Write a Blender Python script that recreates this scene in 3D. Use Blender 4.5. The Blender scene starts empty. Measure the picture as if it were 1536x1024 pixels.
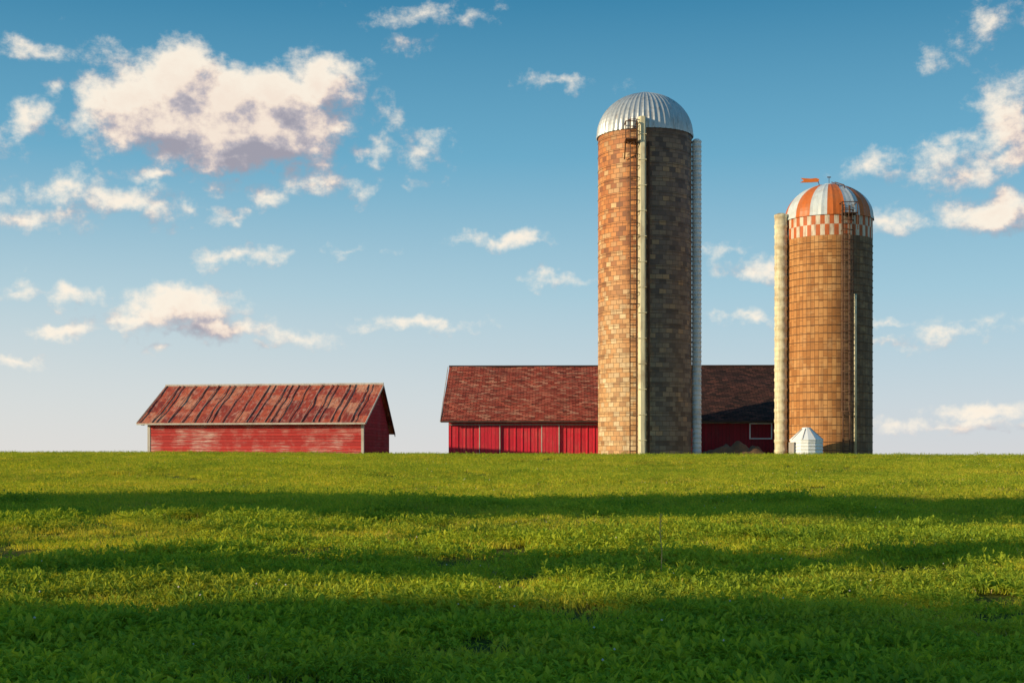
import bpy, math, random
import numpy as np
from mathutils import Vector, noise as mnoise
random.seed(7); rng=np.random.default_rng(7)
scene=bpy.context.scene
EYE=1.6; F=2133.0; HY=690.0
R=math.radians
# ------------------------------------------------------------ node helpers
class NT:
    def __init__(s,tree): s.t=tree; s.n=tree.nodes; s.l=tree.links
    def new(s,typ,**kw):
        n=s.n.new(typ)
        for k,v in kw.items(): setattr(n,k,v)
        return n
    def put(s,sock,v):
        if isinstance(v,bpy.types.NodeSocket): s.l.new(v,sock)
        elif v is not None:
            if isinstance(v,(tuple,list)) and sock.type=='RGBA' and len(v)==3: v=(*v,1)
            sock.default_value=v
    def math(s,op,a,b=None,c=None,clamp=False):
        n=s.new('ShaderNodeMath',operation=op,use_clamp=clamp)
        s.put(n.inputs[0],a)
        if b is not None: s.put(n.inputs[1],b)
        if c is not None: s.put(n.inputs[2],c)
        return n.outputs[0]
    def vmath(s,op,a,b=None,c=None):
        n=s.new('ShaderNodeVectorMath',operation=op)
        s.put(n.inputs[0],a)
        if b is not None: s.put(n.inputs[1],b)
        if c is not None: s.put(n.inputs[2],c)
        return n.outputs['Value'] if op=='LENGTH' else n.outputs[0]
    def noise(s,vec,scale,detail=4,rough=.5,out='Fac',dist=0):
        n=s.new('ShaderNodeTexNoise'); s.put(n.inputs['Vector'],vec)
        n.inputs['Scale'].default_value=scale; n.inputs['Detail'].default_value=detail
        n.inputs['Roughness'].default_value=rough; n.inputs['Distortion'].default_value=dist
        return n.outputs[out]
    def ramp(s,fac,stops,interp='LINEAR'):
        n=s.new('ShaderNodeValToRGB'); s.put(n.inputs[0],fac); cr=n.color_ramp; cr.interpolation=interp
        while len(cr.elements)<len(stops): cr.elements.new(1)
        for e,(p,c) in zip(cr.elements,stops):
            e.position=p
            if not isinstance(c,tuple): c=(c,c,c)
            e.color=(*c,1)
        return n.outputs[0]
    def mix(s,fac,a,b,mode='MIX'):
        n=s.new('ShaderNodeMix',data_type='RGBA',blend_type=mode)
        s.put(n.inputs[0],fac); s.put(n.inputs[6],a); s.put(n.inputs[7],b)
        return n.outputs[2]
    def maprange(s,v,a,b,c=0.,d=1.,smooth=False):
        n=s.new('ShaderNodeMapRange'); n.interpolation_type='SMOOTHSTEP' if smooth else 'LINEAR'
        s.put(n.inputs[0],v); n.inputs[1].default_value=a; n.inputs[2].default_value=b
        n.inputs[3].default_value=c; n.inputs[4].default_value=d
        return n.outputs[0]
    def sep(s,v):
        n=s.new('ShaderNodeSeparateXYZ'); s.put(n.inputs[0],v); return n.outputs
    def comb(s,x,y,z=0.):
        n=s.new('ShaderNodeCombineXYZ'); s.put(n.inputs[0],x); s.put(n.inputs[1],y); s.put(n.inputs[2],z); return n.outputs[0]
def newmat(name,rough=.8,metal=0.,spec=.3):
    m=bpy.data.materials.new(name); m.use_nodes=True
    t=NT(m.node_tree); b=t.n['Principled BSDF']
    b.inputs['Roughness'].default_value=rough; b.inputs['Metallic'].default_value=metal
    b.inputs['Specular IOR Level'].default_value=spec
    return m,t,b
def coord(t,which): return t.new('ShaderNodeTexCoord').outputs[which]
def wpos(t): return t.new('ShaderNodeNewGeometry').outputs['Position']
def bump(t,b,h,strength=.5,dist=.02):
    n=t.new('ShaderNodeBump'); n.inputs['Strength'].default_value=strength; n.inputs['Distance'].default_value=dist
    t.put(n.inputs['Height'],h); t.l.new(n.outputs[0],b.inputs['Normal'])
# ------------------------------------------------------------ materials
def m_painted(name,col,var=.25,dark=.5,rough=.6,scale=1.2,metal=0.):
    m,t,b=newmat(name,rough,metal)
    o=coord(t,'Object')
    n1=t.noise(o,scale,6,.6); v=t.vmath('MULTIPLY',o,(7.,7.,.6)); n2=t.noise(v,1.,5,.65)
    c=t.mix(t.maprange(n2,.42,.7,0,var),col,tuple(x*dark for x in col))
    c=t.mix(t.maprange(n1,.5,.75,0,var),c,(.28,.17,.1))
    t.put(b.inputs['Base Color'],c); bump(t,b,n2,.25,.01)
    return m
def m_shingle(name,stops,moss,dk=.85):
    m,t,b=newmat(name,.9,0,.15)
    uv=coord(t,'UV')
    wob=t.vmath('MULTIPLY_ADD',t.noise(uv,2.5,3,.6,'Color'),(.05,.12,0.),uv)
    br=t.new('ShaderNodeTexBrick'); t.put(br.inputs['Vector'],wob)
    br.inputs['Scale'].default_value=1; br.inputs['Brick Width'].default_value=.42; br.inputs['Row Height'].default_value=.19
    br.inputs['Mortar Size'].default_value=.018; br.inputs['Color1'].default_value=(0,0,0,1); br.inputs['Color2'].default_value=(1,1,1,1)
    br.inputs['Mortar'].default_value=(.2,.2,.2,1); br.inputs['Bias'].default_value=0
    c=t.ramp(br.outputs['Color'],stops)
    st=t.noise(t.vmath('MULTIPLY',uv,(.9,4.,1.)),1.3,8,.7)
    c=t.mix(t.maprange(st,.5,.62,0,.8),c,moss)
    st2=t.noise(t.vmath('MULTIPLY',uv,(1.2,5.,1.)),2.1,8,.7)
    c=t.mix(t.maprange(st2,.56,.61,0,dk),c,(.018,.012,.012))
    c=t.mix(t.math('MULTIPLY',br.outputs['Fac'],.85),c,(.012,.008,.008))
    t.put(b.inputs['Base Color'],c)
    h=t.math('ADD',t.math('MULTIPLY',br.outputs['Fac'],-1.),t.math('MULTIPLY',st,1.5)); bump(t,b,h,.8,.05)
    return m
M_roof_red=m_shingle('shingles_red',[(0,(.22,.035,.02)),(.4,(.46,.075,.045)),(.75,(.58,.12,.07)),(1,(.66,.28,.17))],(.42,.2,.12))
M_roof_shade=m_shingle('shingles_brown_shaded',[(0,(.03,.018,.015)),(.5,(.085,.035,.028)),(1,(.16,.06,.045))],(.07,.04,.03))  # silo shadow on the right barn roof, painted in as darker shingles
def m_boards(name,ca,cb,worn,wornamt,axis='x',w=.22):
    m,t,b=newmat(name,.65,0,.3)
    o=coord(t,'Object'); x,y,z=t.sep(o)
    a=x if axis=='x' else (z if axis=='z' else y)
    q=t.math('DIVIDE',a,w); f=t.math('FLOOR',q); fr=t.math('FRACT',q)
    wn=t.new('ShaderNodeTexWhiteNoise',noise_dimensions='1D'); t.put(wn.inputs['W'],f)
    gap=t.math('GREATER_THAN',t.math('ABSOLUTE',t.math('SUBTRACT',fr,.5)),.455)
    c=t.mix(wn.outputs['Value'],ca,cb)
    st=(1.,1.,14.) if axis=='z' else (14.,14.,1.2)
    g=t.noise(t.vmath('MULTIPLY',o,st),.9,7,.68)
    pt=t.noise(o,.55,6,.65)
    fac=t.math('MULTIPLY',t.maprange(g,.42,.62),t.maprange(pt,.44,.62),clamp=True)
    c=t.mix(t.math('MULTIPLY',fac,wornamt),c,worn)
    g2=t.noise(t.vmath('MULTIPLY',o,st),2.3,6,.7)
    c=t.mix(t.maprange(g2,.5,.7,0,.65),c,tuple(k*.35 for k in ca))
    c=t.mix(t.math('MULTIPLY',gap,.75),c,(.03,.004,.006))
    t.put(b.inputs['Base Color'],c)
    bump(t,b,t.math('SUBTRACT',g,t.math('MULTIPLY',gap,1.5)),.5,.02)
    return m
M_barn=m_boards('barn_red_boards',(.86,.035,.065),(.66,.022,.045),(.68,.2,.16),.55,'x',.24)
M_barn_shade=m_boards('barn_red_boards_shaded',(.38,.014,.03),(.28,.012,.022),(.25,.06,.06),.6,'x',.24)  # duller copy of the barn red with shade put into the colour
M_shed=m_boards('shed_red_boards',(.7,.055,.045),(.48,.032,.03),(.8,.52,.44),1.,'z',.19)
M_shed_shade=m_boards('shed_red_boards_shaded',(.34,.014,.03),(.24,.01,.02),(.3,.15,.15),.5,'z',.19)  # darker copy of the shed red, gable shade put into the colour
M_trim=m_painted('weathered_white_trim',(.66,.58,.5),.6,.5)
M_dark=m_painted('dark_wood',(.06,.035,.03),.3,.5)
M_rust=m_painted('rusty_steel',(.10,.045,.025),.5,.4)
M_hoop=m_painted('hoop_steel',(.16,.09,.05),.5,.4)
M_rail=m_painted('galvanised_rail',(.4,.36,.33),.5,.5)
M_cream=m_painted('cream_chute_paint',(.82,.72,.48),.75,.5,scale=.8)
M_white=m_painted('white_chute',(.8,.77,.74),.4,.6)
M_hutch=m_painted('hutch_white',(.88,.88,.88),.1,.8)
def m_rustroof():
    m,t,b=newmat('rusty_metal_roof',.6,.0,.3)
    uv=coord(t,'UV'); x,y,_=t.sep(uv)
    f=t.math('FLOOR',t.math('DIVIDE',x,.74))
    f2=t.math('FLOOR',t.math('DIVIDE',t.math('ADD',y,t.math('MULTIPLY',f,.37)),1.5))
    wn=t.new('ShaderNodeTexWhiteNoise',noise_dimensions='2D'); t.put(wn.inputs['Vector'],t.comb(f,f2))
    c=t.ramp(wn.outputs['Value'],[(0,(.26,.03,.015)),(.4,(.5,.07,.03)),(.75,(.66,.13,.05)),(1,(.68,.28,.15))])
    n=t.noise(t.vmath('MULTIPLY',uv,(2.6,.8,1.)),1.6,8,.72)
    c=t.mix(t.maprange(n,.5,.64,0,.75),c,(.72,.40,.28))
    n2=t.noise(t.vmath('MULTIPLY',uv,(2.,.9,1.)),2.1,8,.74)
    c=t.mix(t.maprange(n2,.5,.62,0,.9),c,(.15,.025,.015))
    n3=t.noise(t.vmath('MULTIPLY',uv,(6.,.5,1.)),2.,5,.7)
    c=t.mix(t.maprange(n3,.48,.66,0,.7),c,(.45,.06,.025))
    t.put(b.inputs['Base Color'],c); bump(t,b,n2,.3,.02)
    return m
M_rustroof=m_rustroof()
def m_tile():
    m,t,b=newmat('silo_glazed_tile',.6,0,.3)
    uv=coord(t,'UV'); u,v,_=t.sep(uv)
    br=t.new('ShaderNodeTexBrick'); t.put(br.inputs['Vector'],uv)
    br.inputs['Scale'].default_value=1; br.inputs['Brick Width'].default_value=.46; br.inputs['Row Height'].default_value=.3
    br.inputs['Mortar Size'].default_value=.014; br.inputs['Color1'].default_value=(0,0,0,1); br.inputs['Color2'].default_value=(1,1,1,1)
    br.inputs['Mortar'].default_value=(.5,.5,.5,1)
    top=t.ramp(br.outputs['Color'],[(0,(.24,.085,.035)),(.2,(.42,.14,.045)),(.45,(.6,.22,.065)),(.7,(.64,.26,.08)),(.85,(.54,.29,.13)),(1,(.74,.46,.22))])
    bot=t.ramp(br.outputs['Color'],[(0,(.38,.2,.09)),(.3,(.62,.32,.13)),(.6,(.68,.42,.2)),(.8,(.6,.42,.24)),(1,(.8,.6,.36))])
    hn=t.math('ADD',v,t.math('MULTIPLY',t.noise(uv,.35,4,.6),6.))
    c=t.mix(t.maprange(hn,8,17,1,0),top,bot)
    fine=t.noise(uv,5.,5,.7)
    c=t.mix(t.maprange(fine,.45,.7,0,.45),c,(.26,.13,.07))
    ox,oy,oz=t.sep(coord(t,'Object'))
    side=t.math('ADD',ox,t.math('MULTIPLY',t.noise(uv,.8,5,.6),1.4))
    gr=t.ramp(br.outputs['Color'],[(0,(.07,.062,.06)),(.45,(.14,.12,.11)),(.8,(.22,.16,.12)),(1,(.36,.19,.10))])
    c=t.mix(t.maprange(side,.1,1.,0,.82),c,gr)  # shaded right side darkened in the colour, along with greyer blocks
    stn=t.noise(t.vmath('MULTIPLY',uv,(2.,.16,1.)),1.2,7,.65)
    c=t.mix(t.maprange(stn,.54,.72,0,.6),c,(.12,.065,.04))
    pn=t.noise(uv,.6,6,.7)
    c=t.mix(t.maprange(pn,.56,.7,0,.5),c,(.15,.09,.06))
    rim_=t.maprange(v,19.2,20.4,0,.7); c=t.mix(t.math('MULTIPLY',rim_,t.noise(uv,1.5,4)),c,(.07,.03,.02))
    c=t.mix(t.math('MULTIPLY',br.outputs['Fac'],.7),c,(.13,.075,.04))
    t.put(b.inputs['Base Color'],c)
    h=t.math('ADD',t.math('MULTIPLY',br.outputs['Fac'],-1.),t.math('MULTIPLY',br.outputs['Color'],.5)); bump(t,b,h,.8,.025)
    return m
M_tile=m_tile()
def m_stave():
    m,t,b=newmat('silo_concrete_stave',.8,0,.2)
    uv=coord(t,'UV'); u,v,_=t.sep(uv)
    rot=t.comb(v,u)
    br=t.new('ShaderNodeTexBrick'); t.put(br.inputs['Vector'],rot)
    br.inputs['Scale'].default_value=1; br.inputs['Brick Width'].default_value=.76; br.inputs['Row Height'].default_value=.27
    br.inputs['Mortar Size'].default_value=.012; br.inputs['Color1'].default_value=(0,0,0,1); br.inputs['Color2'].default_value=(1,1,1,1)
    br.inputs['Mortar'].default_value=(.5,.5,.5,1)
    c=t.ramp(br.outputs['Color'],[(0,(.36,.15,.05)),(.5,(.5,.22,.075)),(1,(.58,.29,.11))])
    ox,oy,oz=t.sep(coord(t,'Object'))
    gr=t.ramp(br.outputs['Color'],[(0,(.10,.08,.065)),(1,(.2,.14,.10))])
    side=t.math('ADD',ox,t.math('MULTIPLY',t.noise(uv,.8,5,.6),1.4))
    c=t.mix(t.maprange(side,.5,1.4,0,.8),c,gr)  # right side, away from the sun, darkened in the stave colour
    stn=t.noise(t.vmath('MULTIPLY',uv,(3.,.12,1.)),1.2,7,.65)
    c=t.mix(t.maprange(stn,.5,.7,0,.7),c,(.2,.09,.04))
    c=t.mix(t.maprange(t.noise(uv,.9,6,.7),.53,.7,0,.5),c,(.62,.38,.19))
    c=t.mix(t.math('MULTIPLY',br.outputs['Fac'],.75),c,(.10,.055,.03))
    t.put(b.inputs['Base Color'],c); bump(t,b,t.math('MULTIPLY',br.outputs['Fac'],-1.),.6,.02)
    return m
M_stave=m_stave()
def m_checker():
    m,t,b=newmat('checker_tiles',.6)
    uv=coord(t,'UV'); u,v,_=t.sep(uv)
    a=t.math('FLOOR',t.math('DIVIDE',u,2*math.pi*2.71/60)); c_=t.math('FLOOR',t.math('DIVIDE',v,.68))
    p=t.math('FLOORED_MODULO',t.math('ADD',a,c_),2.)
    c=t.mix(p,(.68,.58,.46),(.55,.12,.03))
    n=t.noise(t.vmath('MULTIPLY',uv,(3.,.7,1.)),1.5,6,.7); c=t.mix(t.maprange(n,.45,.65,0,.65),c,(.24,.10,.05))
    t.put(b.inputs['Base Color'],c); return m
M_check=m_checker()
def m_dome1():
    m,t,b=newmat('galvanised_dome',.45,.5,.5)
    o=coord(t,'Object'); n=t.noise(o,1.1,6,.65); n2=t.noise(t.vmath('MULTIPLY',o,(4.,4.,.7)),1.,6,.65)
    c=t.mix(n,(.38,.40,.42),(.66,.66,.65)); c=t.mix(t.maprange(n2,.5,.68,0,.65),c,(.26,.21,.18))
    t.put(b.inputs['Base Color'],c); return m
M_dome1=m_dome1()
M_gore_w=m_painted('dome_white',(.62,.66,.68),.4,.6,.45)
M_gore_o=m_painted('dome_orange',(.6,.15,.03),.45,.55,.45)
M_orange=m_painted('orange_sign',(.8,.2,.03),.1)
# ------------------------------------------------------------ terrain
def sst(a,b,x):
    t=np.clip((x-a)/(b-a),0,1); return t*t*(3-2*t)
def gnp(x,y):
    x=np.asarray(x,float); y=np.asarray(y,float)
    yc=np.clip(y,-60,None)
    s=.0266
    z=np.where(yc<60,s*yc,0)
    d=np.clip(yc-60,0,16); z2=60*s+s*d-s*d*d/32
    z=np.where(yc>=60,z2,z)
    e=np.clip(yc-76,0,None); z=z-np.where(e<30,.012*e*e/60,.18+.012*(e-30))
    z=np.maximum(z,-3.5)
    z=z-.0033*np.clip(x,-60,60)*sst(20,70,y)
    und=.05*np.sin(x*.23+y*.31+1.)+.04*np.sin(x*.11-y*.19)+.035*np.sin(x*.7+.4*np.sin(y*.5))*np.sin(y*.63+.8)
    z=z+und*(.6+.4*sst(5,20,y))*(1-.5*sst(60,76,y))
    return z
def g(x,y): return float(gnp(x,y))
# ------------------------------------------------------------ mesh helpers
def link(o,parent=None):
    scene.collection.objects.link(o)
    if parent is not None: o.parent=parent
    return o
def mk(name,verts,faces,mats,parent=None,smooth=False,uvs=None,midx=None,link_it=True):
    me=bpy.data.meshes.new(name); me.from_pydata([tuple(v) for v in verts],[],[tuple(f) for f in faces])
    if not isinstance(mats,(list,tuple)): mats=[mats]
    for m in mats: me.materials.append(m)
    if uvs is not None:
        l=me.uv_layers.new(name='UVMap'); l.data.foreach_set('uv',np.asarray(uvs,dtype=np.float32).ravel())
    if midx is not None: me.polygons.foreach_set('material_index',np.asarray(midx,dtype=np.int32))
    if smooth: me.polygons.foreach_set('use_smooth',[True]*len(me.polygons))
    me.update(); o=bpy.data.objects.new(name,me)
    if link_it: link(o,parent)
    return o
def empty(name,loc,rz=0):
    e=bpy.data.objects.new(name,None); e.location=loc; e.rotation_euler=(0,0,rz); e.empty_display_size=.5
    return link(e)
def box(name,x0,x1,y0,y1,z0,z1,mat,parent=None):
    v=[(x,y,z) for z in (z0,z1) for y in (y0,y1) for x in (x0,x1)]
    f=[(0,2,3,1),(4,5,7,6),(0,1,5,4),(2,6,7,3),(0,4,6,2),(1,3,7,5)]
    return mk(name,v,f,mat,parent)
class Acc:
    def __init__(s): s.v=[]; s.f=[]
    def box(s,x0,x1,y0,y1,z0,z1):
        b=len(s.v); s.v+=[(x,y,z) for z in (z0,z1) for y in (y0,y1) for x in (x0,x1)]
        s.f+=[tuple(b+i for i in q) for q in [(0,2,3,1),(4,5,7,6),(0,1,5,4),(2,6,7,3),(0,4,6,2),(1,3,7,5)]]
    def tube(s,pts,r,n=6,closed=False):
        pts=[Vector(p) for p in pts]; b=len(s.v); N=len(pts)
        for i,p in enumerate(pts):
            if closed: d=pts[(i+1)%N]-pts[i-1]
            else: d=pts[min(i+1,N-1)]-pts[max(i-1,0)]
            d.normalize(); a=d.orthogonal() if abs(d.z)>.9 else d.cross(Vector((0,0,1)))
            if abs(d.z)>.9: a=Vector((1,0,0))-d*d.x
            a.normalize(); c=d.cross(a)
            rr=r[i] if isinstance(r,(list,tuple)) else r
            for k in range(n):
                th=2*math.pi*k/n; s.v.append(tuple(p+(a*math.cos(th)+c*math.sin(th))*rr))
        for i in range(N if closed else N-1):
            j=(i+1)%N
            for k in range(n):
                k2=(k+1)%n; s.f.append((b+i*n+k,b+i*n+k2,b+j*n+k2,b+j*n+k))
        if not closed:
            s.f.append(tuple(b+k for k in range(n))[::-1]); s.f.append(tuple(b+(N-1)*n+k for k in range(n)))
    def obj(s,name,mat,parent=None,smooth=False): return mk(name,s.v,s.f,mat,parent,smooth)
def revolve(name,prof,n,mat,parent,smooth=True,center=(0,0),uvR=None,ribs=None):
    v=[];f=[];uv=[];P=len(prof)
    for j in range(n+1):
        th=2*math.pi*j/n+math.pi/2
        for (r,z) in prof:
            rr=r
            if ribs and r>.2: rr=r+ribs[1]*(1 if (j%ribs[0])==0 else 0)
            v.append((center[0]+rr*math.cos(th),center[1]+rr*math.sin(th),z))
    for j in range(n):
        for i in range(P-1):
            a=j*P+i;b=(j+1)*P+i; f.append((a,b,b+1,a+1))
            if uvR:
                u0=2*math.pi*j/n*uvR;u1=2*math.pi*(j+1)/n*uvR
                uv+=[(u0,prof[i][1]),(u1,prof[i][1]),(u1,prof[i+1][1]),(u0,prof[i+1][1])]
    return mk(name,v,f,mat,parent,smooth,uv if uvR else None)
def ring(acc,cx,cy,r,z,t,n=64,a0=0,a1=2*math.pi):
    full=abs(a1-a0-2*math.pi)<1e-4
    m=n if full else n+1
    pts=[(cx+r*math.cos(a0+(a1-a0)*i/n),cy+r*math.sin(a0+(a1-a0)*i/n),z) for i in range(m)]
    acc.tube(pts,t,5,closed=full)
# ------------------------------------------------------------ SILO (tall tile)
def ladder(name,x,y,z0,z1,parent,w=.42,cage0=None,mat=None,cr=.36,crn=.9,tk=1.):
    a=Acc()
    a.tube([(x-w/2,y,z0),(x-w/2,y,z1)],.035*tk,5); a.tube([(x+w/2,y,z0),(x+w/2,y,z1)],.035*tk,5)
    z=z0+.2
    while z<z1: a.tube([(x-w/2,y,z),(x+w/2,y,z)],.02*tk,4); z+=.32
    z=z0+1
    while z<z1: a.tube([(x-w/2,y,z),(x-w/2,y+.45,z)],.02,4); a.tube([(x+w/2,y,z),(x+w/2,y+.45,z)],.02,4); z+=2.4
    if cage0 is not None:
        z=cage0
        while z<=z1+.01:
            ring(a,x,y-.25,cr,z,.026*tk,14,math.pi-.35,2*math.pi+.35); z+=crn
        for th in (-2.9,-2.2,-1.57,-.94,-.25):
            a.tube([(x+cr*math.cos(th),y-.25+cr*math.sin(th),cage0),(x+cr*math.cos(th),y-.25+cr*math.sin(th),z1)],.016*tk,4)
    return a.obj(name,mat or M_rust,parent)
S1=empty('tile_silo',(8.40,90,1.6)); r1=2.95; base=-.6; rim=20.46
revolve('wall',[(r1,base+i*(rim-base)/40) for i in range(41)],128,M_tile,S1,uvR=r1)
n1=168
prof=[(r1+.07,rim-.12),(r1+.07,rim+.02)]+[((r1+.04)*math.cos(a),rim+.02+2.66*math.sin(a)) for a in np.linspace(0,math.pi/2-.06,16)]
revolve('dome',prof,n1,M_dome1,S1,smooth=False,ribs=(3,.055))
revolve('dome_cap',[(.5,rim+2.58),(.42,rim+2.72),(.0,rim+2.8)],20,M_dome1,S1)
a=Acc(); z=.2
while z<rim-.2: ring(a,0,0,r1+.012,z,.014,72); z+=.9
a.obj('hoops',M_hoop,S1,True)
def chute(name,cx,yback,w,d,z0,z1,mat,parent):
    pr=[(cx-w/2,yback),(cx-w/2,yback-d*.62),(cx-w*.26,yback-d),(cx+w*.26,yback-d),(cx+w/2,yback-d*.62),(cx+w/2,yback)]
    v=[(x,y,z0) for x,y in pr]+[(x,y,z1-(.0 if k in(0,5) else .1)) for k,(x,y) in enumerate(pr)]
    f=[(i,i+1,i+7,i+6) for i in range(5)]+[tuple(range(6,12))]
    return mk(name,v,f,mat,parent)
cx=-.46; yb=-math.sqrt(r1*r1-cx*cx)+.12
chute('chute',cx,yb,.46,.78,base,rim+.55,M_cream,S1)
a=Acc(); z=1.2
while z<rim+.3: a.box(cx-.25,cx+.25,yb-.80,yb-.12,z,z+.04); z+=1.55
a.obj('chute_bands',M_cream,S1)
a=Acc(); a.tube([(cx+.42,yb-.3,base),(cx+.42,yb-.3,rim-1)],.07,8); a.obj('fill_pipe',M_rust,S1)
ladder('ladder',-.98,-3.0,base,rim+.4,S1,.4,9.5,crn=.7)
a=Acc(); a.box(-1.5,-.8,-3.75,-2.6,rim-1.0,rim-.93)
for xx in (-1.5,-.83):
    a.tube([(xx,-3.7,rim-.93),(xx,-3.7,rim+.1)],.035,5); a.tube([(xx,-3.7,rim+.1),(xx,-2.7,rim+.1)],.035,5); a.tube([(xx,-3.7,rim-1),(xx,-2.7,rim-2)],.04,5)
a.tube([(-1.5,-3.7,rim+.1),(-.83,-3.7,rim+.1)],.035,5); a.tube([(-1.5,-3.7,rim-.4),(-.83,-3.7,rim-.4)],.03,5)
a.obj('platform',M_rust,S1)
def ringpipe(name,x,y,r,z0,z1,mat,parent,step):
    pr=[];z=z0
    while z<z1:
        pr+=[(r*.93,z),(r*.93,z+step*.6),(r,z+step*.7),(r,z+step*.92),(r*.93,z+step)]; z+=step
    pr+=[(r*.9,z1+.02),(r*.5,z1+.12),(0,z1+.13)]
    return revolve(name,pr,20,mat,parent,center=(x,y))
ringpipe('blower_pipe',3.24,-.35,.31,base,20.1,M_white,S1,.3)
# ------------------------------------------------------------ SILO 2
S2=empty('stave_silo',(19.84,89,1.6)); S2.scale=(.978,)*3; r2=2.71; rim2=15.36; ck=14.0
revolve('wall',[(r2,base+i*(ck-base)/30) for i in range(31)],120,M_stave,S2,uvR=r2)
o=revolve('checker_band',[(r2+.01,0),(r2+.01,.68),(r2+.01,1.36)],132,M_check,S2,uvR=r2); o.location=(0,0,ck)
n2=96
ths=np.linspace(0,math.pi/2-.05,16); v=[];f=[];mi=[]
pf=[(r2+.08,rim2-.1),(r2+.08,rim2+.02)]+[((r2+.05)*math.cos(q),rim2+.02+2.22*math.sin(q)) for q in ths]
for j in range(n2):
    th=2*math.pi*j/n2+.13
    for r_,z_ in pf:
        rr=r_+(.035 if j%4==0 and r_>.2 else 0); v.append((rr*math.cos(th),rr*math.sin(th),z_))
P=len(pf)
for j in range(n2):
    for i in range(P-1):
        a_=j*P+i;b_=((j+1)%n2)*P+i; f.append((a_,b_,b_+1,a_+1)); mi.append((j//6)%2)
mk('dome',v,f,[M_gore_w,M_gore_o],S2,False,None,mi)
revolve('dome_cap',[(.4,rim2+2.16),(.32,rim2+2.28),(0,rim2+2.34)],16,M_gore_w,S2)
a=Acc(); z=.1
while z<ck: ring(a,0,0,r2+.014,z,.022,64); z+=.52 if z<10 else .44
a.obj('hoops',M_hoop,S2,True)
ringpipe('unloading_chute',-3.14,-.3,.43,base,15.6,M_cream,S2,.65)
ladder('ladder',.42,-2.95,base,rim2+.4,S2,.42,3.0,cr=.38,crn=.62,tk=1.25)
a=Acc(); a.tube([(1.02,-2.72,base),(1.02,-2.72,10.3)],.09,8); a.obj('fill_pipe',M_cream,S2,True)
a=Acc(); a.box(.05,1.0,-3.5,-2.65,ck+1.2,ck+1.26)
for xx in (.05,1.0):
    a.tube([(xx,-3.45,ck+.2),(xx,-3.45,ck+1.9)],.035,5); a.tube([(xx,-3.45,ck+1.9),(xx,-2.5,ck+1.9)],.035,5)
a.tube([(.05,-3.45,ck+1.9),(1,-3.45,ck+1.9)],.03,5); a.tube([(.2,-2.6,rim2+.3),(.25,-1.5,rim2+1.95),(.1,-.3,rim2+2.35)],.035,5); a.tube([(.65,-2.6,rim2+.3),(.6,-1.5,rim2+1.95),(.3,-.3,rim2+2.35)],.035,5)
a.obj('platform',M_rust,S2)
a=Acc(); a.tube([(-.6,0,rim2+2.1),(-.72,0,rim2+2.6)],.025,5); a.tube([(0,0,rim2+2.3),(0,0,rim2+2.75)],.02,5); a.box(-.12,.12,-.02,.02,rim2+2.7,rim2+2.76)
a.obj('vane_rod',M_rust,S2)
pts=[(-1.85,2.34),(-1.6,2.48),(-1.8,2.62),(-1.2,2.58),(-.85,2.62),(-.62,2.55),(-.7,2.38),(-1.2,2.35)]
v=[(x,-.05,rim2+z+.05) for x,z in pts]+[(x,.05,rim2+z+.05) for x,z in pts]; k=len(pts)
mk('vane_flag',v,[tuple(range(k)),tuple(range(2*k-1,k-1,-1))]+[(i,i+k,(i+1)%k+k,(i+1)%k) for i in range(k)],M_orange,S2)
# ------------------------------------------------------------ roofs
def roof_plane(name,p00,p10,p11,p01,mat,parent,nu=40,nv=14,th=.08,amp=.03,seed=0,offs=(0,0)):
    p00,p10,p11,p01=[Vector(p) for p in (p00,p10,p11,p01)]
    nrm=(p10-p00).cross(p01-p00).normalized()
    if nrm.z<0: nrm=-nrm
    L=(p10-p00).length; H=(p01-p00).length
    v=[];f=[];uv=[]
    for layer in (0,1):
        for j in range(nv+1):
            for i in range(nu+1):
                s=i/nu;t_=j/nv
                p=(p00*(1-s)+p10*s)*(1-t_)+(p01*(1-s)+p11*s)*t_
                d=(mnoise.noise(Vector((s*L*.35+seed,t_*H*.5,seed)))*amp*2+mnoise.noise(Vector((s*L*1.3+seed,t_*H*1.5,seed+4)))*amp*.7)
                v.append(p+nrm*(d-(th if layer else 0)))
    W=nu+1;O=(nu+1)*(nv+1)
    def U(i,j): return (i/nu*L+offs[0],j/nv*H+offs[1])
    for j in range(nv):
        for i in range(nu):
            q=[j*W+i,j*W+i+1,(j+1)*W+i+1,(j+1)*W+i]
            f.append(q); uv+=[U(i,j),U(i+1,j),U(i+1,j+1),U(i,j+1)]
            f.append([k+O for k in q][::-1]); uv+=[U(i,j+1),U(i+1,j+1),U(i+1,j),U(i,j)]
    for i in range(nu):
        for j in (0,nv):
            a_=j*W+i; f.append([a_,a_+1,a_+1+O,a_+O]); uv+=[U(i,j)]*4
    for j in range(nv):
        for i in (0,nu):
            a_=j*W+i; f.append([a_,a_+W,a_+W+O,a_+O]); uv+=[U(i,j)]*4
    return mk(name,v,f,mat,parent,False,uv)
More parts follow.
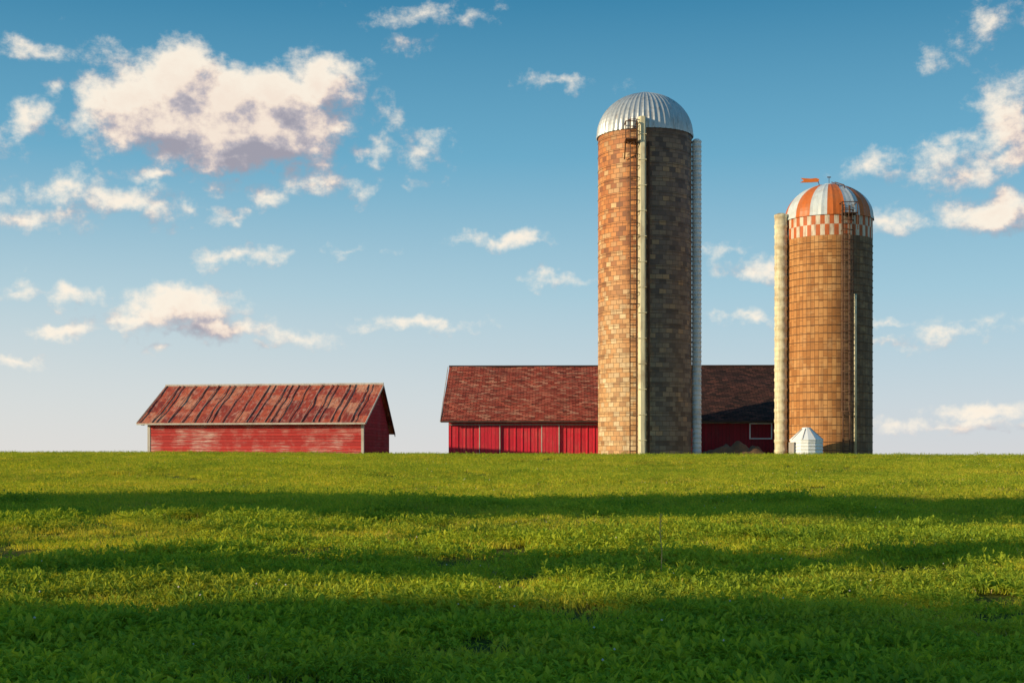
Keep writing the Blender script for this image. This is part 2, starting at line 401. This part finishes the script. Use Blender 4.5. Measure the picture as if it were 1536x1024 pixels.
# ------------------------------------------------------------ SHED (left)
SH=empty('metal_roof_shed',(-8.78,84,0),R(-8)); L=13.3; D=6.8; zb=1.0
ez,rz,rez=3.84,6.27,3.45; vr=4.2
wt=ez-.02
box('front_wall',-L,0,0,.15,zb,wt,M_shed,SH)
def gable(name,u,sgn,mat,vs,parent):
    v=[(u,p[0],p[1]) for p in vs]+[(u-sgn*.15,p[0],p[1]) for p in vs]; n=len(vs)
    return mk(name,v,[tuple(range(n)),tuple(range(2*n-1,n-1,-1))]+[(i,i+n,(i+1)%n+n,(i+1)%n) for i in range(n)],mat,parent)
vs=[(.153,zb),(D-.153,zb),(D-.153,rez-.0),(vr,rz-.14),(.153,ez+.02)]
gable('right_gable_wall',-.003,1,M_shed_shade,vs,SH); gable('left_gable_wall',-L+.003,-1,M_shed_shade,vs,SH)
box('back_wall',-L,0,D-.15,D,zb,rez-.05,M_shed_shade,SH)
roof_plane('front_roof',(-L-.55,-.42,ez-.0),(.22,-.42,ez-.0),(.22,vr,rz),(-L-.55,vr,rz),M_rustroof,SH,50,12,.06,.03,3)
roof_plane('rear_roof',(-L-.55,D+.6,rez-.16),(.22,D+.6,rez-.16),(.22,vr+.01,rz-.01),(-L-.55,vr+.01,rz-.01),M_rustroof,SH,40,8,.06,.02,9)
a=Acc(); u=-L-.4
while u<.2:
    jx=random.uniform(-.07,.07); a.tube([(u+jx,-.45,ez+.03),(u+jx+random.uniform(-.05,.05),vr,rz+.045)],random.uniform(.02,.035),5); u+=.74*random.choice((1,1,1,.5,.5))
a.obj('roof_seams',m_painted('seam_metal',(.55,.26,.18),.8,.3),SH)
a=Acc(); a.tube([(-L-.57,vr,rz+.05),(.24,vr,rz+.05)],.09,6); a.obj('ridge_cap',M_trim,SH)
a=Acc(); a.box(-L-.55,.22,-.46,-.425,ez-.12,ez-.02); a.obj('front_fascia',M_trim,SH)
def rake(name,u,pts,mat,parent,w=.16,t=.04):
    a=Acc()
    for (y0,z0),(y1,z1) in zip(pts[:-1],pts[1:]):
        b=len(a.v); a.v+=[(u,y0,z0),(u,y1,z1),(u,y1,z1-w),(u,y0,z0-w),(u+t,y0,z0),(u+t,y1,z1),(u+t,y1,z1-w),(u+t,y0,z0-w)]
        a.f+=[tuple(b+i for i in q) for q in [(0,1,2,3),(7,6,5,4),(0,4,5,1),(3,2,6,7),(0,3,7,4),(1,5,6,2)]]
    return a.obj(name,mat,parent)
rake('right_rake_front',.225,[(-.42,ez+.02),(vr,rz+.02)],M_trim,SH,.13); rake('right_rake_rear',.226,[(vr,rz+.01),(D+.6,rez-.14)],M_dark,SH,.2)
rake('left_rake',-L-.6,[(-.42,ez+.02),(vr,rz+.02)],M_trim,SH,.1)
box('corner_board_right',-.13,.02,-.022,.0-.002,zb,ez-.12,M_trim,SH); box('corner_board_left',-L-.05,-L+.12,-.024,-.002,zb,ez-.12,M_trim,SH)
box('corner_board_side',.0,.022,-.02,.14,zb,ez-.12,M_trim,SH)
a=Acc(); u=-L-.3
while u<.1: a.box(u,u+.06,-.4,-.01,ez-.14,ez-.06); u+=.75
a.obj('rafter_tails',M_dark,SH)
# ------------------------------------------------------------ BARN (long)
BN=empty('red_barn',(-4.24,95.1,0),R(-1.6)); BL=25.6; BD=13.; be,brz=4.27,8.28; bv=6.6; sp=15.0
box('front_wall',0,sp,0,.2,zb,be,M_barn,BN)
box('front_wall_shaded',sp+.003,BL,0.01,.2,zb,be,M_barn_shade,BN)  # right stretch of the front wall, in the shade-toned red
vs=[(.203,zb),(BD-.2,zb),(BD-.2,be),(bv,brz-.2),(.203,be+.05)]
gable('left_gable_wall',.003,-1,M_barn,vs,BN); gable('right_gable_wall',BL-.003,1,M_barn_shade,vs,BN)
box('back_wall',0,BL,BD-.2,BD,zb,be,M_barn_shade,BN)
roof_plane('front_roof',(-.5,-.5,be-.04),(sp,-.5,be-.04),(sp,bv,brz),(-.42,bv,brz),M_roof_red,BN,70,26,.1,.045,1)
roof_plane('front_roof_shaded',(sp+.01,-.5,be-.05),(BL+.5,-.5,be-.05),(BL+.5,bv,brz-.01),(sp+.01,bv,brz-.01),M_roof_shade,BN,50,20,.1,.045,6)  # right stretch of the roof, its shade carried by the darker shingles
roof_plane('rear_roof',(-.5,BD+.5,be-.04),(BL+.5,BD+.5,be-.04),(BL+.5,bv+.01,brz-.01),(-.42,bv+.01,brz-.01),M_roof_shade,BN,50,10,.1,.03,5)
a=Acc(); a.box(-.48,BL+.45,-.545,-.505,be-.16,be-.05); a.obj('front_fascia',M_dark,BN)
rake('left_rake',-.545,[(-.5,be-.02),(bv,brz+.02)],M_trim,BN,.12)
a=Acc(); a.tube([(-.45,bv,brz+.03),(BL+.4,bv,brz+.03)],.07,6); a.obj('ridge_cap',M_dark,BN)
a=Acc(); u=.12
while u<sp: a.box(u,u+.05,-.03,-.002,zb,be-.3); u+=.48
a.obj('battens',M_barn,BN)
a=Acc(); a.box(0,9.9,-.12,-.04,be-.33,be-.25); a.obj('door_track',M_rail,BN)
for nm,u0,u1 in (('sliding_door',2.1,3.4),('sliding_door_wide',6.25,7.35)):
    box(nm,u0,u1,-.09,-.032,zb,be-.34,M_barn,BN)
    a=Acc(); a.box(u0-.06,u0,-.1,-.034,zb,be-.34); a.box(u1,u1+.06,-.1,-.034,zb,be-.34); a.obj(nm+'_edges',M_trim,BN)
a=Acc()
for zz in (3.0,4.0): a.box(20.1,21.45,-.06,-.002,zz,zz+.08)
for uu in (20.02,21.45): a.box(uu,uu+.08,-.06,-.002,3.0,4.08)
a.obj('window_frame',M_hutch,BN); box('window_shutter',20.1,21.45,-.03,-.003,3.08,4.0,M_barn_shade,BN)
box('eave_board_right',sp+.3,BL,-.05,-.003,be-.22,be-.12,M_rail,BN)
# ------------------------------------------------------------ small white bin
HU=empty('white_feed_bin',(17.6,85.0,1.58),R(20))
hw=.95
N=14
pr=[(hw,-.4)]
z=0.
while z<1.1: pr+=[(hw,z),(hw+.035,z+.09),(hw,z+.18)]; z+=.2
pr+=[(hw,1.2),(hw+.06,1.2),(hw+.06,1.25),(hw*.3,1.88),(hw*.28,1.97),(0,2.0)]
revolve('body',pr,N,M_hutch,HU,smooth=False)
a=Acc(); a.box(-1.04,-.93,-.3,.3,-.3,1.1); a.obj('hatch',M_rail,HU)
a=Acc()
for th in np.arange(0,6.2,math.pi/4): a.tube([((hw+.05)*math.cos(th),(hw+.05)*math.sin(th),1.25),(hw*.3*math.cos(th),hw*.3*math.sin(th),1.9)],.022,4)
a.obj('seams',M_rail,HU)
v=[];f=[];nx=40;ny=10
for j in range(ny+1):
    for i in range(nx+1):
        s=i/nx*2-1;t_=j/ny*2-1; x=14.1+s*2.6; y=90+t_*1.6
        hgt=.85*max(0,1-s*s)*max(0,1-t_*t_)**.7*(1+.8*mnoise.noise(Vector((x*1.7,y*1.7,2))))
        v.append((x,y,g(x,y)-.05+hgt))
for j in range(ny):
    for i in range(nx): q=j*(nx+1)+i; f.append((q,q+1,q+nx+2,q+nx+1))
m,t,b=newmat('dirt',.95); c=t.mix(t.noise(wpos(t),3,8,.7),(.1,.05,.025),(.22,.13,.07)); t.put(b.inputs['Base Color'],c)
mk('dirt_mound',v,f,m,None,True)
# ------------------------------------------------------------ ground
ys=np.concatenate([np.linspace(-120,-2,40),np.linspace(0,110,200),np.geomspace(114,4000,40)])
xs=np.concatenate([-np.geomspace(4000,62,30),np.linspace(-60,60,170),np.geomspace(62,4000,30)])
X,Y=np.meshgrid(xs,ys); Z=gnp(X,Y); v=np.stack([X.ravel(),Y.ravel(),Z.ravel()],1); W=len(xs); f=[]
for j in range(len(ys)-1):
    for i in range(W-1): q=j*W+i; f.append((q,q+1,q+W+1,q+W))
m,t,b=newmat('field_soil',.95,0,.1)
p=wpos(t); c=t.mix(t.maprange(t.noise(p,1.6,8,.7),.35,.65),(.09,.11,.016),(.17,.17,.03))
c=t.mix(t.maprange(t.noise(p,.15,5,.6),.55,.7,0,.5),c,(.22,.17,.05))
t.put(b.inputs['Base Color'],c); bump(t,b,t.noise(p,12,6,.7),1.,.1)
mk('ground',v,f,m,None,True)
# ------------------------------------------------------------ grass
def m_leafy(name,stops,trans=.35,patch=None):
    m=bpy.data.materials.new(name); m.use_nodes=True; t=NT(m.node_tree); t.n.clear()
    geo=t.new('ShaderNodeNewGeometry'); p=geo.outputs['Position']; ri=geo.outputs['Random Per Island']
    n=t.noise(p,.35,3,.6)
    s=t.math('ADD',t.math('MULTIPLY',t.maprange(n,.3,.7),.5),t.math('MULTIPLY',ri,.5))
    c=t.ramp(s,stops)
    if patch: c=t.mix(t.maprange(t.noise(t.vmath('MULTIPLY',p,(.5,1.,1.)),.5,4,.65),.5,.68,0,.5),c,patch)
    d=t.new('ShaderNodeBsdfDiffuse'); tr=t.new('ShaderNodeBsdfTranslucent')
    t.put(d.inputs[0],c); t.put(tr.inputs[0],t.mix(1.,c,(1.3,1.1,.5),'MULTIPLY'))
    mx=t.new('ShaderNodeMixShader'); mx.inputs[0].default_value=trans; t.l.new(d.outputs[0],mx.inputs[1]); t.l.new(tr.outputs[0],mx.inputs[2])
    o=t.new('ShaderNodeOutputMaterial'); t.l.new(mx.outputs[0],o.inputs[0]); return m
M_grass=m_leafy('grass_blades',[(0,(.24,.32,.03)),(.3,(.48,.52,.045)),(.65,(.68,.64,.06)),(1,(.8,.66,.11))],.45,(.74,.58,.11))
M_leafp=m_leafy('clover_leaves',[(0,(.12,.23,.04)),(.4,(.31,.42,.045)),(.75,(.54,.6,.055)),(1,(.7,.66,.07))],.45,(.62,.56,.07))
M_dry=m_leafy('dry_stalk',[(0,(.5,.36,.14)),(1,(.6,.45,.2))],.2)
M_flower=m_leafy('clover_flower',[(0,(.6,.55,.5)),(1,(.75,.7,.65))],.2)
protos=bpy.data.collections.new('grass_tufts')
def tuft(idx,nb,rad,hmin,hmax,w,nleaf,leafsz,dry=.03,flowers=0):
    v=[];f=[];mi=[]
    for _ in range(nb):
        r=rad*math.sqrt(random.random()); th=random.random()*6.283; bx,by=r*math.cos(th),r*math.sin(th)
        h=random.uniform(hmin,hmax)*(1-.35*r/rad); a=random.random()*6.283; lean=random.uniform(.1,.75)*h
        dx,dy=math.cos(a),math.sin(a); fa=random.random()*6.283; px,py=math.cos(fa),math.sin(fa); ww=w*random.uniform(.6,1.3)
        b=len(v)
        for k,(s,wk) in enumerate(((0,.7),(.5,1))):
            cx_=bx+dx*lean*s*s; cy_=by+dy*lean*s*s; cz=h*s*(1-.18*s)
            v.append((cx_-px*ww*wk/2,cy_-py*ww*wk/2,cz)); v.append((cx_+px*ww*wk/2,cy_+py*ww*wk/2,cz))
        v.append((bx+dx*lean,by+dy*lean,h*.82))
        f+=[(b,b+1,b+3,b+2),(b+2,b+3,b+4)]; k=2 if random.random()<dry else 0; mi+=[k]*2
    for _ in range(nleaf):
        r=rad*math.sqrt(random.random()); th=random.random()*6.283; bx,by=r*math.cos(th),r*math.sin(th); h=random.uniform(hmin*.6,hmax*.95)
        a=random.random()*6.283; tx,ty=bx+math.cos(a)*h*.3,by+math.sin(a)*h*.3
        b=len(v); v+=[(bx-.002,by,0),(bx+.002,by,0),(tx,ty,h)]; f.append((b,b+1,b+2)); mi.append(1)
        for q in range(random.choice((3,3,4,5))):
            la=a+q*2.1+random.uniform(-.4,.4); el=random.uniform(-.1,1.25); l=leafsz*random.uniform(.6,1.3); wd=l*random.uniform(.3,.48)
            d=Vector((math.cos(la)*math.cos(el),math.sin(la)*math.cos(el),math.sin(el))); sd=Vector((-math.sin(la),math.cos(la),random.uniform(-.35,.35)))
            zz=h*random.uniform(.55,1.); p0=Vector((bx+(tx-bx)*zz/h,by+(ty-by)*zz/h,zz)); up=Vector((0,0,1))*l*.1
            b=len(v); v+=[tuple(p0),tuple(p0+d*l*.45+sd*wd/2+up),tuple(p0+d*l*.5-up*.3),tuple(p0+d*l*.45-sd*wd/2+up),tuple(p0+d*l-up)]
            f+=[(b,b+1,b+2),(b,b+2,b+3),(b+1,b+4,b+2),(b+2,b+4,b+3)]; mi+=[1]*4
    for _ in range(flowers):
        bx,by=random.uniform(-rad,rad)*.8,random.uniform(-rad,rad)*.8; h=hmax*random.uniform(.9,1.15); b=len(v); s=.009
        v+=[(bx-s,by,h),(bx,by-s,h),(bx+s,by,h),(bx,by+s,h),(bx,by,h+s*1.2),(bx,by,h-s)]
        for q in range(4): f+=[(b+q,b+(q+1)%4,b+4),(b+(q+1)%4,b+q,b+5)]; mi+=[3]*2
    o=mk('tuft_%02d'%idx,v,f,[M_grass,M_leafp,M_dry,M_flower],None,False,None,mi,link_it=False); protos.objects.link(o)
for i in range(4): tuft(i,220,.33,.06,.16,.010,16,.045,.04)
for i in range(4,8): tuft(i,90,.33,.05,.14,.009,70,.066,.02)
tuft(8,110,.3,.07,.18,.010,40,.055,.25); tuft(9,150,.33,.07,.15,.010,25,.045,.05,2)
pts=[];idx=[];rot=[];scl=[]
def scatter(y0,y1,dens,sc):
    hw=.42*y1+3; n=int(dens*(y1-y0)*2*hw)
    yy=rng.uniform(y0,y1,n); xx=rng.uniform(-hw,hw,n); k=np.abs(xx)<.42*yy+2; xx=xx[k];yy=yy[k]
    zz=gnp(xx,yy)
    for x,y,z in zip(xx,yy,zz):
        nn=mnoise.noise(Vector((x*.45,y*.3,0)))+.45*mnoise.noise(Vector((x*1.9,y*1.9,3)))
        lp=.7-.045*max(0,y-9)+nn*.7
        u=random.random()
        if u<.02: i=8
        elif u<.03: i=9
        elif random.random()<lp: i=random.randint(4,7)
        else: i=random.randint(0,3)
        pts.append((x,y,z-.01)); idx.append(i); rot.append((random.uniform(-.1,.1),random.uniform(-.1,.1),random.random()*6.283))
        vv=.22 if y>14 else .35
        s=sc*random.uniform(.75,1.2)*(1+vv*nn); scl.append((s*1.05,s*1.05,s*(.85+.3*random.random())))
scatter(6,16,12,1.); scatter(16,30,8,1.05); scatter(30,52,5,1.15); scatter(52,82,3.8,1.15); scatter(82,98,1.5,1.1)
me=bpy.data.meshes.new('grass'); me.from_pydata(pts,[],[])
me.attributes.new('idx','INT','POINT').data.foreach_set('value',idx)
me.attributes.new('rot','FLOAT_VECTOR','POINT').data.foreach_set('vector',np.array(rot,dtype=np.float32).ravel())
me.attributes.new('scl','FLOAT_VECTOR','POINT').data.foreach_set('vector',np.array(scl,dtype=np.float32).ravel())
gr=bpy.data.objects.new('grass',me); link(gr)
ng=bpy.data.node_groups.new('grass_scatter','GeometryNodeTree')
ng.interface.new_socket('Geometry',in_out='INPUT',socket_type='NodeSocketGeometry'); ng.interface.new_socket('Geometry',in_out='OUTPUT',socket_type='NodeSocketGeometry')
gi=ng.nodes.new('NodeGroupInput'); go=ng.nodes.new('NodeGroupOutput'); ci=ng.nodes.new('GeometryNodeCollectionInfo'); ip=ng.nodes.new('GeometryNodeInstanceOnPoints')
ci.inputs['Collection'].default_value=protos; ci.inputs['Separate Children'].default_value=True; ci.inputs['Reset Children'].default_value=True
ip.inputs['Pick Instance'].default_value=True
def na(n,dt):
    a=ng.nodes.new('GeometryNodeInputNamedAttribute'); a.data_type=dt; a.inputs['Name'].default_value=n
    return [o for o in a.outputs if o.enabled and o.name=='Attribute'][0]
ng.links.new(gi.outputs[0],ip.inputs['Points']); ng.links.new(ci.outputs[0],ip.inputs['Instance'])
ng.links.new(na('idx','INT'),ip.inputs['Instance Index']); ng.links.new(na('rot','FLOAT_VECTOR'),ip.inputs['Rotation']); ng.links.new(na('scl','FLOAT_VECTOR'),ip.inputs['Scale'])
ng.links.new(ip.outputs[0],go.inputs[0])
md=gr.modifiers.new('scatter','NODES'); md.node_group=ng
a=Acc(); sx,sy=1.56,14.9; gz=g(sx,sy)
a.tube([(sx,sy,gz),(sx+.01,sy,gz+.3),(sx-.01,sy,gz+.5),(sx,sy,gz+.7)],[.007,.006,.005,.004],5)
for k in range(9): zz=gz+.45+k*.027; a.tube([(sx,sy,zz),(sx+.018*(-1)**k,sy,zz+.025)],.004,4)
a.obj('dry_weed_stalk',M_dry)
# ------------------------------------------------------------ sun direction
AL,EL=20.,14.
S=Vector((-math.cos(R(AL))*math.cos(R(EL)),-math.sin(R(AL))*math.cos(R(EL)),math.sin(R(EL))))
# ------------------------------------------------------------ unseen trees added outside the frame to cast the field's shadow bands
M_shadow_tree_bark=m_painted('shadow_tree_bark',(.11,.08,.055),.4,.5); M_shadow_tree_fol=m_leafy('shadow_tree_leaves',[(0,(.03,.07,.012)),(1,(.08,.12,.02))],.2)
def make_shadow_tree(seed,rh,rv,hc,nl,ls):
    rd=random.Random(seed); A=Acc()
    A.tube([(0,0,-.5),(.05,0,hc*.3),(0,.08,hc*.7),(0,0,hc+rv*.5)],[rh*.09,rh*.07,rh*.05,rh*.015],8)
    cl=[]
    for i in range(44):
        while True:
            p=Vector((rd.uniform(-1,1),rd.uniform(-1,1),rd.uniform(-1,1)))
            if .35<p.length<.95: break
        q=Vector((p.x*rh,p.y*rh,hc+p.z*rv)); cl.append((q,rh*rd.uniform(.2,.36)))
        if i%3==0: A.tube([(0,0,hc-rv*.7+rd.random()*rv*.8),tuple(q*.5+Vector((0,0,hc-.1*rv))*.5),tuple(q)],[rh*.03,rh*.02,rh*.008],5)
    v=list(A.v);f=list(A.f);mi=[0]*len(f)
    for _ in range(nl):
        c,r=rd.choice(cl); d=Vector((rd.gauss(0,1),rd.gauss(0,1),rd.gauss(0,1))).normalized()*r*rd.random()**.4; d.z*=rv/rh*.9
        p=c+d; a1=Vector((rd.gauss(0,1),rd.gauss(0,1),rd.gauss(0,.6))).normalized(); a2=a1.cross(Vector((rd.gauss(0,1),rd.gauss(0,1),rd.gauss(0,1)))).normalized(); s=ls*rd.uniform(.6,1.3)
        b=len(v); v+=[tuple(p-a1*s),tuple(p+a2*s*.55),tuple(p+a1*s),tuple(p-a2*s*.55)]; f.append((b,b+1,b+2,b+3)); mi.append(1)
    o=mk('shadow_tree_mesh',v,f,[M_shadow_tree_bark,M_shadow_tree_fol],None,False,None,mi,link_it=False); return o.data
TM=[make_shadow_tree(3,2.2,2.0,8.,6500,.18),make_shadow_tree(4,2.4,2.2,8.,7000,.18)]
TS=[make_shadow_tree(5,.95,.8,4.8,2000,.12),make_shadow_tree(6,1.05,.9,4.8,2200,.12)]
TL=[make_shadow_tree(7,3.4,3.4,9.,9000,.25),make_shadow_tree(8,3.6,3.2,9.,9000,.25)]
def put_tree(tx,ty,meshes,hc,sc=1.):
    tz=g(tx,ty)
    t_=hc*sc/S.z
    for _ in range(4):
        p=Vector((tx,ty,tz))+S*t_; t_=(g(p.x,p.y)+hc*sc-tz)/S.z
    p=Vector((tx,ty,tz))+S*t_
    if abs(p.x)<.38*p.y+4.2: print('tree too close to view',p); return
    o=bpy.data.objects.new('shadow_tree',random.choice(meshes)); o.location=(p.x,p.y,g(p.x,p.y)); o.rotation_euler=(0,0,random.random()*6.28); o.scale=(sc,sc,sc); link(o)
for x in np.arange(-12,19,4.0): put_tree(x+random.uniform(-1,1),26.-.08*x+random.uniform(-.8,.8),TM,8.,random.uniform(.8,1.05))
for x in np.arange(-11,6,2.9): put_tree(x+random.uniform(-.6,.6),15.7-.03*x+random.uniform(-.4,.4),TS,4.8,random.uniform(.8,1.05))
for x in np.arange(-16,20,3.6): put_tree(x+random.uniform(-.8,.8),6.2+random.uniform(-.5,.5),TL,9.,random.uniform(.97,1.08))
# ------------------------------------------------------------ sun + world
sl=bpy.data.lights.new('sun','SUN'); sl.energy=5; sl.angle=R(.5); sl.color=(1,.83,.54)
so=bpy.data.objects.new('sun',sl); so.rotation_euler=S.to_track_quat('Z','Y').to_euler(); so.location=(-40,-10,40); link(so)
w=bpy.data.worlds.new('World'); scene.world=w; w.use_nodes=True; t=NT(w.node_tree)
bg=t.n['Background']; STR=.12; bg.inputs[1].default_value=STR
sky=t.new('ShaderNodeTexSky',sky_type='NISHITA',sun_disc=False); sky.sun_elevation=R(EL); sky.sun_rotation=R(-(90+AL)); sky.altitude=200; sky.dust_density=1.2; sky.ozone_density=3
gen=coord(t,'Generated'); gx,gy,gz_=t.sep(t.vmath('NORMALIZE',gen))
az=t.math('ARCTAN2',gx,gy); el=t.math('ARCSINE',gz_)
eld=t.math('DIVIDE',el,R(30))
k=1/STR
grad=t.ramp(eld,[(0.,(.72,.72,.74)),(.08,(.60,.69,.75)),(.22,(.37,.60,.72)),(.40,(.15,.42,.60)),(.60,(.04,.235,.41)),(1,(.05,.21,.38))])
wl=t.maprange(az,.35,-.45,0,1,True); low=t.maprange(el,.0,.22,1,0,True)
grad=t.mix(t.math('MULTIPLY',t.math('MULTIPLY',wl,low),.42),grad,(.92,.86,.76))
grad=t.vmath('MULTIPLY',grad,(k,k,k))
base_sky=t.mix(.9,sky.outputs[0],grad)
t.l.new(base_sky,bg.inputs[0])
cg=bpy.data.node_groups.new('cloud_density','ShaderNodeTree'); cg.interface.new_socket('P',in_out='INPUT',socket_type='NodeSocketVector'); cg.interface.new_socket('D',in_out='OUTPUT',socket_type='NodeSocketFloat')
c=NT(cg); gi=c.new('NodeGroupInput'); go=c.new('NodeGroupOutput'); P0=gi.outputs[0]
w1=c.vmath('SUBTRACT',c.noise(P0,9.,1,.6,'Color'),(.5,.5,.5)); w2=c.vmath('SUBTRACT',c.noise(P0,40.,3,.6,'Color'),(.5,.5,.5))
P1=c.vmath('MULTIPLY_ADD',w1,(.022,.014,0.),P0); P1=c.vmath('MULTIPLY_ADD',w2,(.034,.028,0.),P1)
blobs=[(205,145,78,48,2.4),(265,122,66,54,2.6),(320,150,90,50,2.8),(490,120,58,42,2.1),(415,150,90,50,2.4),(350,195,165,58,3.),(240,180,105,50,2.5),(440,185,88,46,2.2),(340,238,90,26,1.8),(180,215,36,16,.7),
(45,172,32,24,1.1),(65,70,44,15,.8),(160,72,44,16,.55),(75,130,16,14,.5),(625,25,56,14,.55),(620,64,32,15,.8),(705,18,32,10,.45),(135,185,40,18,.6),
(102,280,46,26,1.2),(60,332,56,17,1.),(190,300,62,26,1.2),(235,325,36,20,.9),(5,300,28,15,.8),(400,298,32,23,1.15),(350,328,22,11,.9),(290,318,20,15,.8),(345,280,28,13,.6),
(495,275,64,20,.9),(455,250,42,14,.75),(250,265,66,11,.9),(578,170,18,17,.6),(632,230,38,20,.6),(550,224,52,15,.7),(600,275,30,7,.35),
(358,386,52,14,1.),(25,442,40,10,.75),(108,446,32,16,1.1),(270,462,92,34,2.1),(330,488,88,19,1.5),(205,478,56,22,1.5),(95,493,50,10,.95),(635,487,92,12,1.),(465,505,56,10,.65),(243,517,16,7,.6),(395,514,14,6,.6),(20,536,32,7,.75),(440,500,46,7,.4),
(762,360,76,13,1.),(838,420,48,11,.85),(835,128,54,9,.55),(515,379,36,5,.4),(1127,405,42,16,.9),(1120,482,42,10,.85),(1080,378,34,7,.35),
(1487,42,38,30,.65),(1412,95,26,10,.35),(1320,243,44,22,.85),(1350,262,38,15,.7),(1440,256,68,30,1.05),(1505,185,48,58,1.3),(1525,235,58,30,1.15),(1485,322,76,32,1.9),(1350,340,52,18,1.),(1430,212,44,10,.35),
(1325,487,28,8,.8),(1335,512,30,8,.7),(1440,497,54,11,.55),(1475,612,74,14,1.1),(1410,636,110,10,.8),(1470,480,50,6,.35),
(-200,200,170,60,1.2),(-260,420,160,30,1.),(1800,260,160,50,1.2),(1850,480,150,20,1.)]
acc=None
for (px,py,rx,ry,am) in blobs:
    a_=math.atan((px-768)/F); e_=math.atan((HY-py)/math.hypot(F,px-768)); sx_=F/(rx*1.1); sy_=F/(ry*1.12)
    ln=c.vmath('LENGTH',c.vmath('MULTIPLY_ADD',P1,(sx_,sy_,0.),(-a_*sx_,-e_*sy_,0.)))
    val=c.math('MULTIPLY_ADD',ln,-am,am)
    acc=val if acc is None else c.math('SMOOTH_MAX',acc,val,.12)
acc=c.math('MAXIMUM',acc,-1.4)
fb=c.math('SUBTRACT',c.noise(c.vmath('MULTIPLY',P0,(1.,1.25,1.)),40.,6,.66),.5)
c.put(go.inputs[0],c.math('MULTIPLY_ADD',fb,3.2,acc))
P=t.comb(az,el)
def dens(off):
    n=t.new('ShaderNodeGroup'); n.node_tree=cg; t.put(n.inputs[0],t.vmath('ADD',P,off) if off else P); return n.outputs[0]
d0=dens(None); d1=dens((-.010,.014,0.))
alpha=t.maprange(d0,-.2,1.2,0,1,True)
lit=t.maprange(t.math('SUBTRACT',d0,d1),-1.2,.9,0,1,True)
thick=t.maprange(d0,.8,2.8,0,.5,True); lit=t.math('SUBTRACT',lit,t.math('MULTIPLY',thick,.38),clamp=True)
cc=t.ramp(lit,[(0,(.36,.34,.40)),(.3,(.52,.47,.50)),(.55,(.76,.64,.58)),(.8,(.95,.80,.67)),(1,(1.,.9,.76))])
cc=t.vmath('MULTIPLY',cc,(k,k,k))
fin=t.mix(t.math('MULTIPLY',alpha,.95),base_sky,cc)
bg2=t.new('ShaderNodeBackground'); bg2.inputs[1].default_value=STR; t.l.new(fin,bg2.inputs[0])
inr=t.math('MULTIPLY',t.math('LESS_THAN',t.math('ABSOLUTE',az),.62),t.math('MULTIPLY',t.math('GREATER_THAN',el,-.005),t.math('LESS_THAN',el,.42)))
ms=t.new('ShaderNodeMixShader'); t.l.new(inr,ms.inputs[0]); t.l.new(bg.outputs[0],ms.inputs[1]); t.l.new(bg2.outputs[0],ms.inputs[2])
t.l.new(ms.outputs[0],t.n['World Output'].inputs[0])
# ------------------------------------------------------------ camera
cam=bpy.data.cameras.new('camera'); cam.lens=50; cam.sensor_width=36; cam.shift_y=(HY-512)/1536; cam.clip_end=9000
co=bpy.data.objects.new('camera',cam); co.location=(0,0,EYE); co.rotation_euler=(R(90),0,0); link(co); scene.camera=co
scene.view_settings.view_transform='Standard'; scene.view_settings.look='None'; scene.view_settings.exposure=0
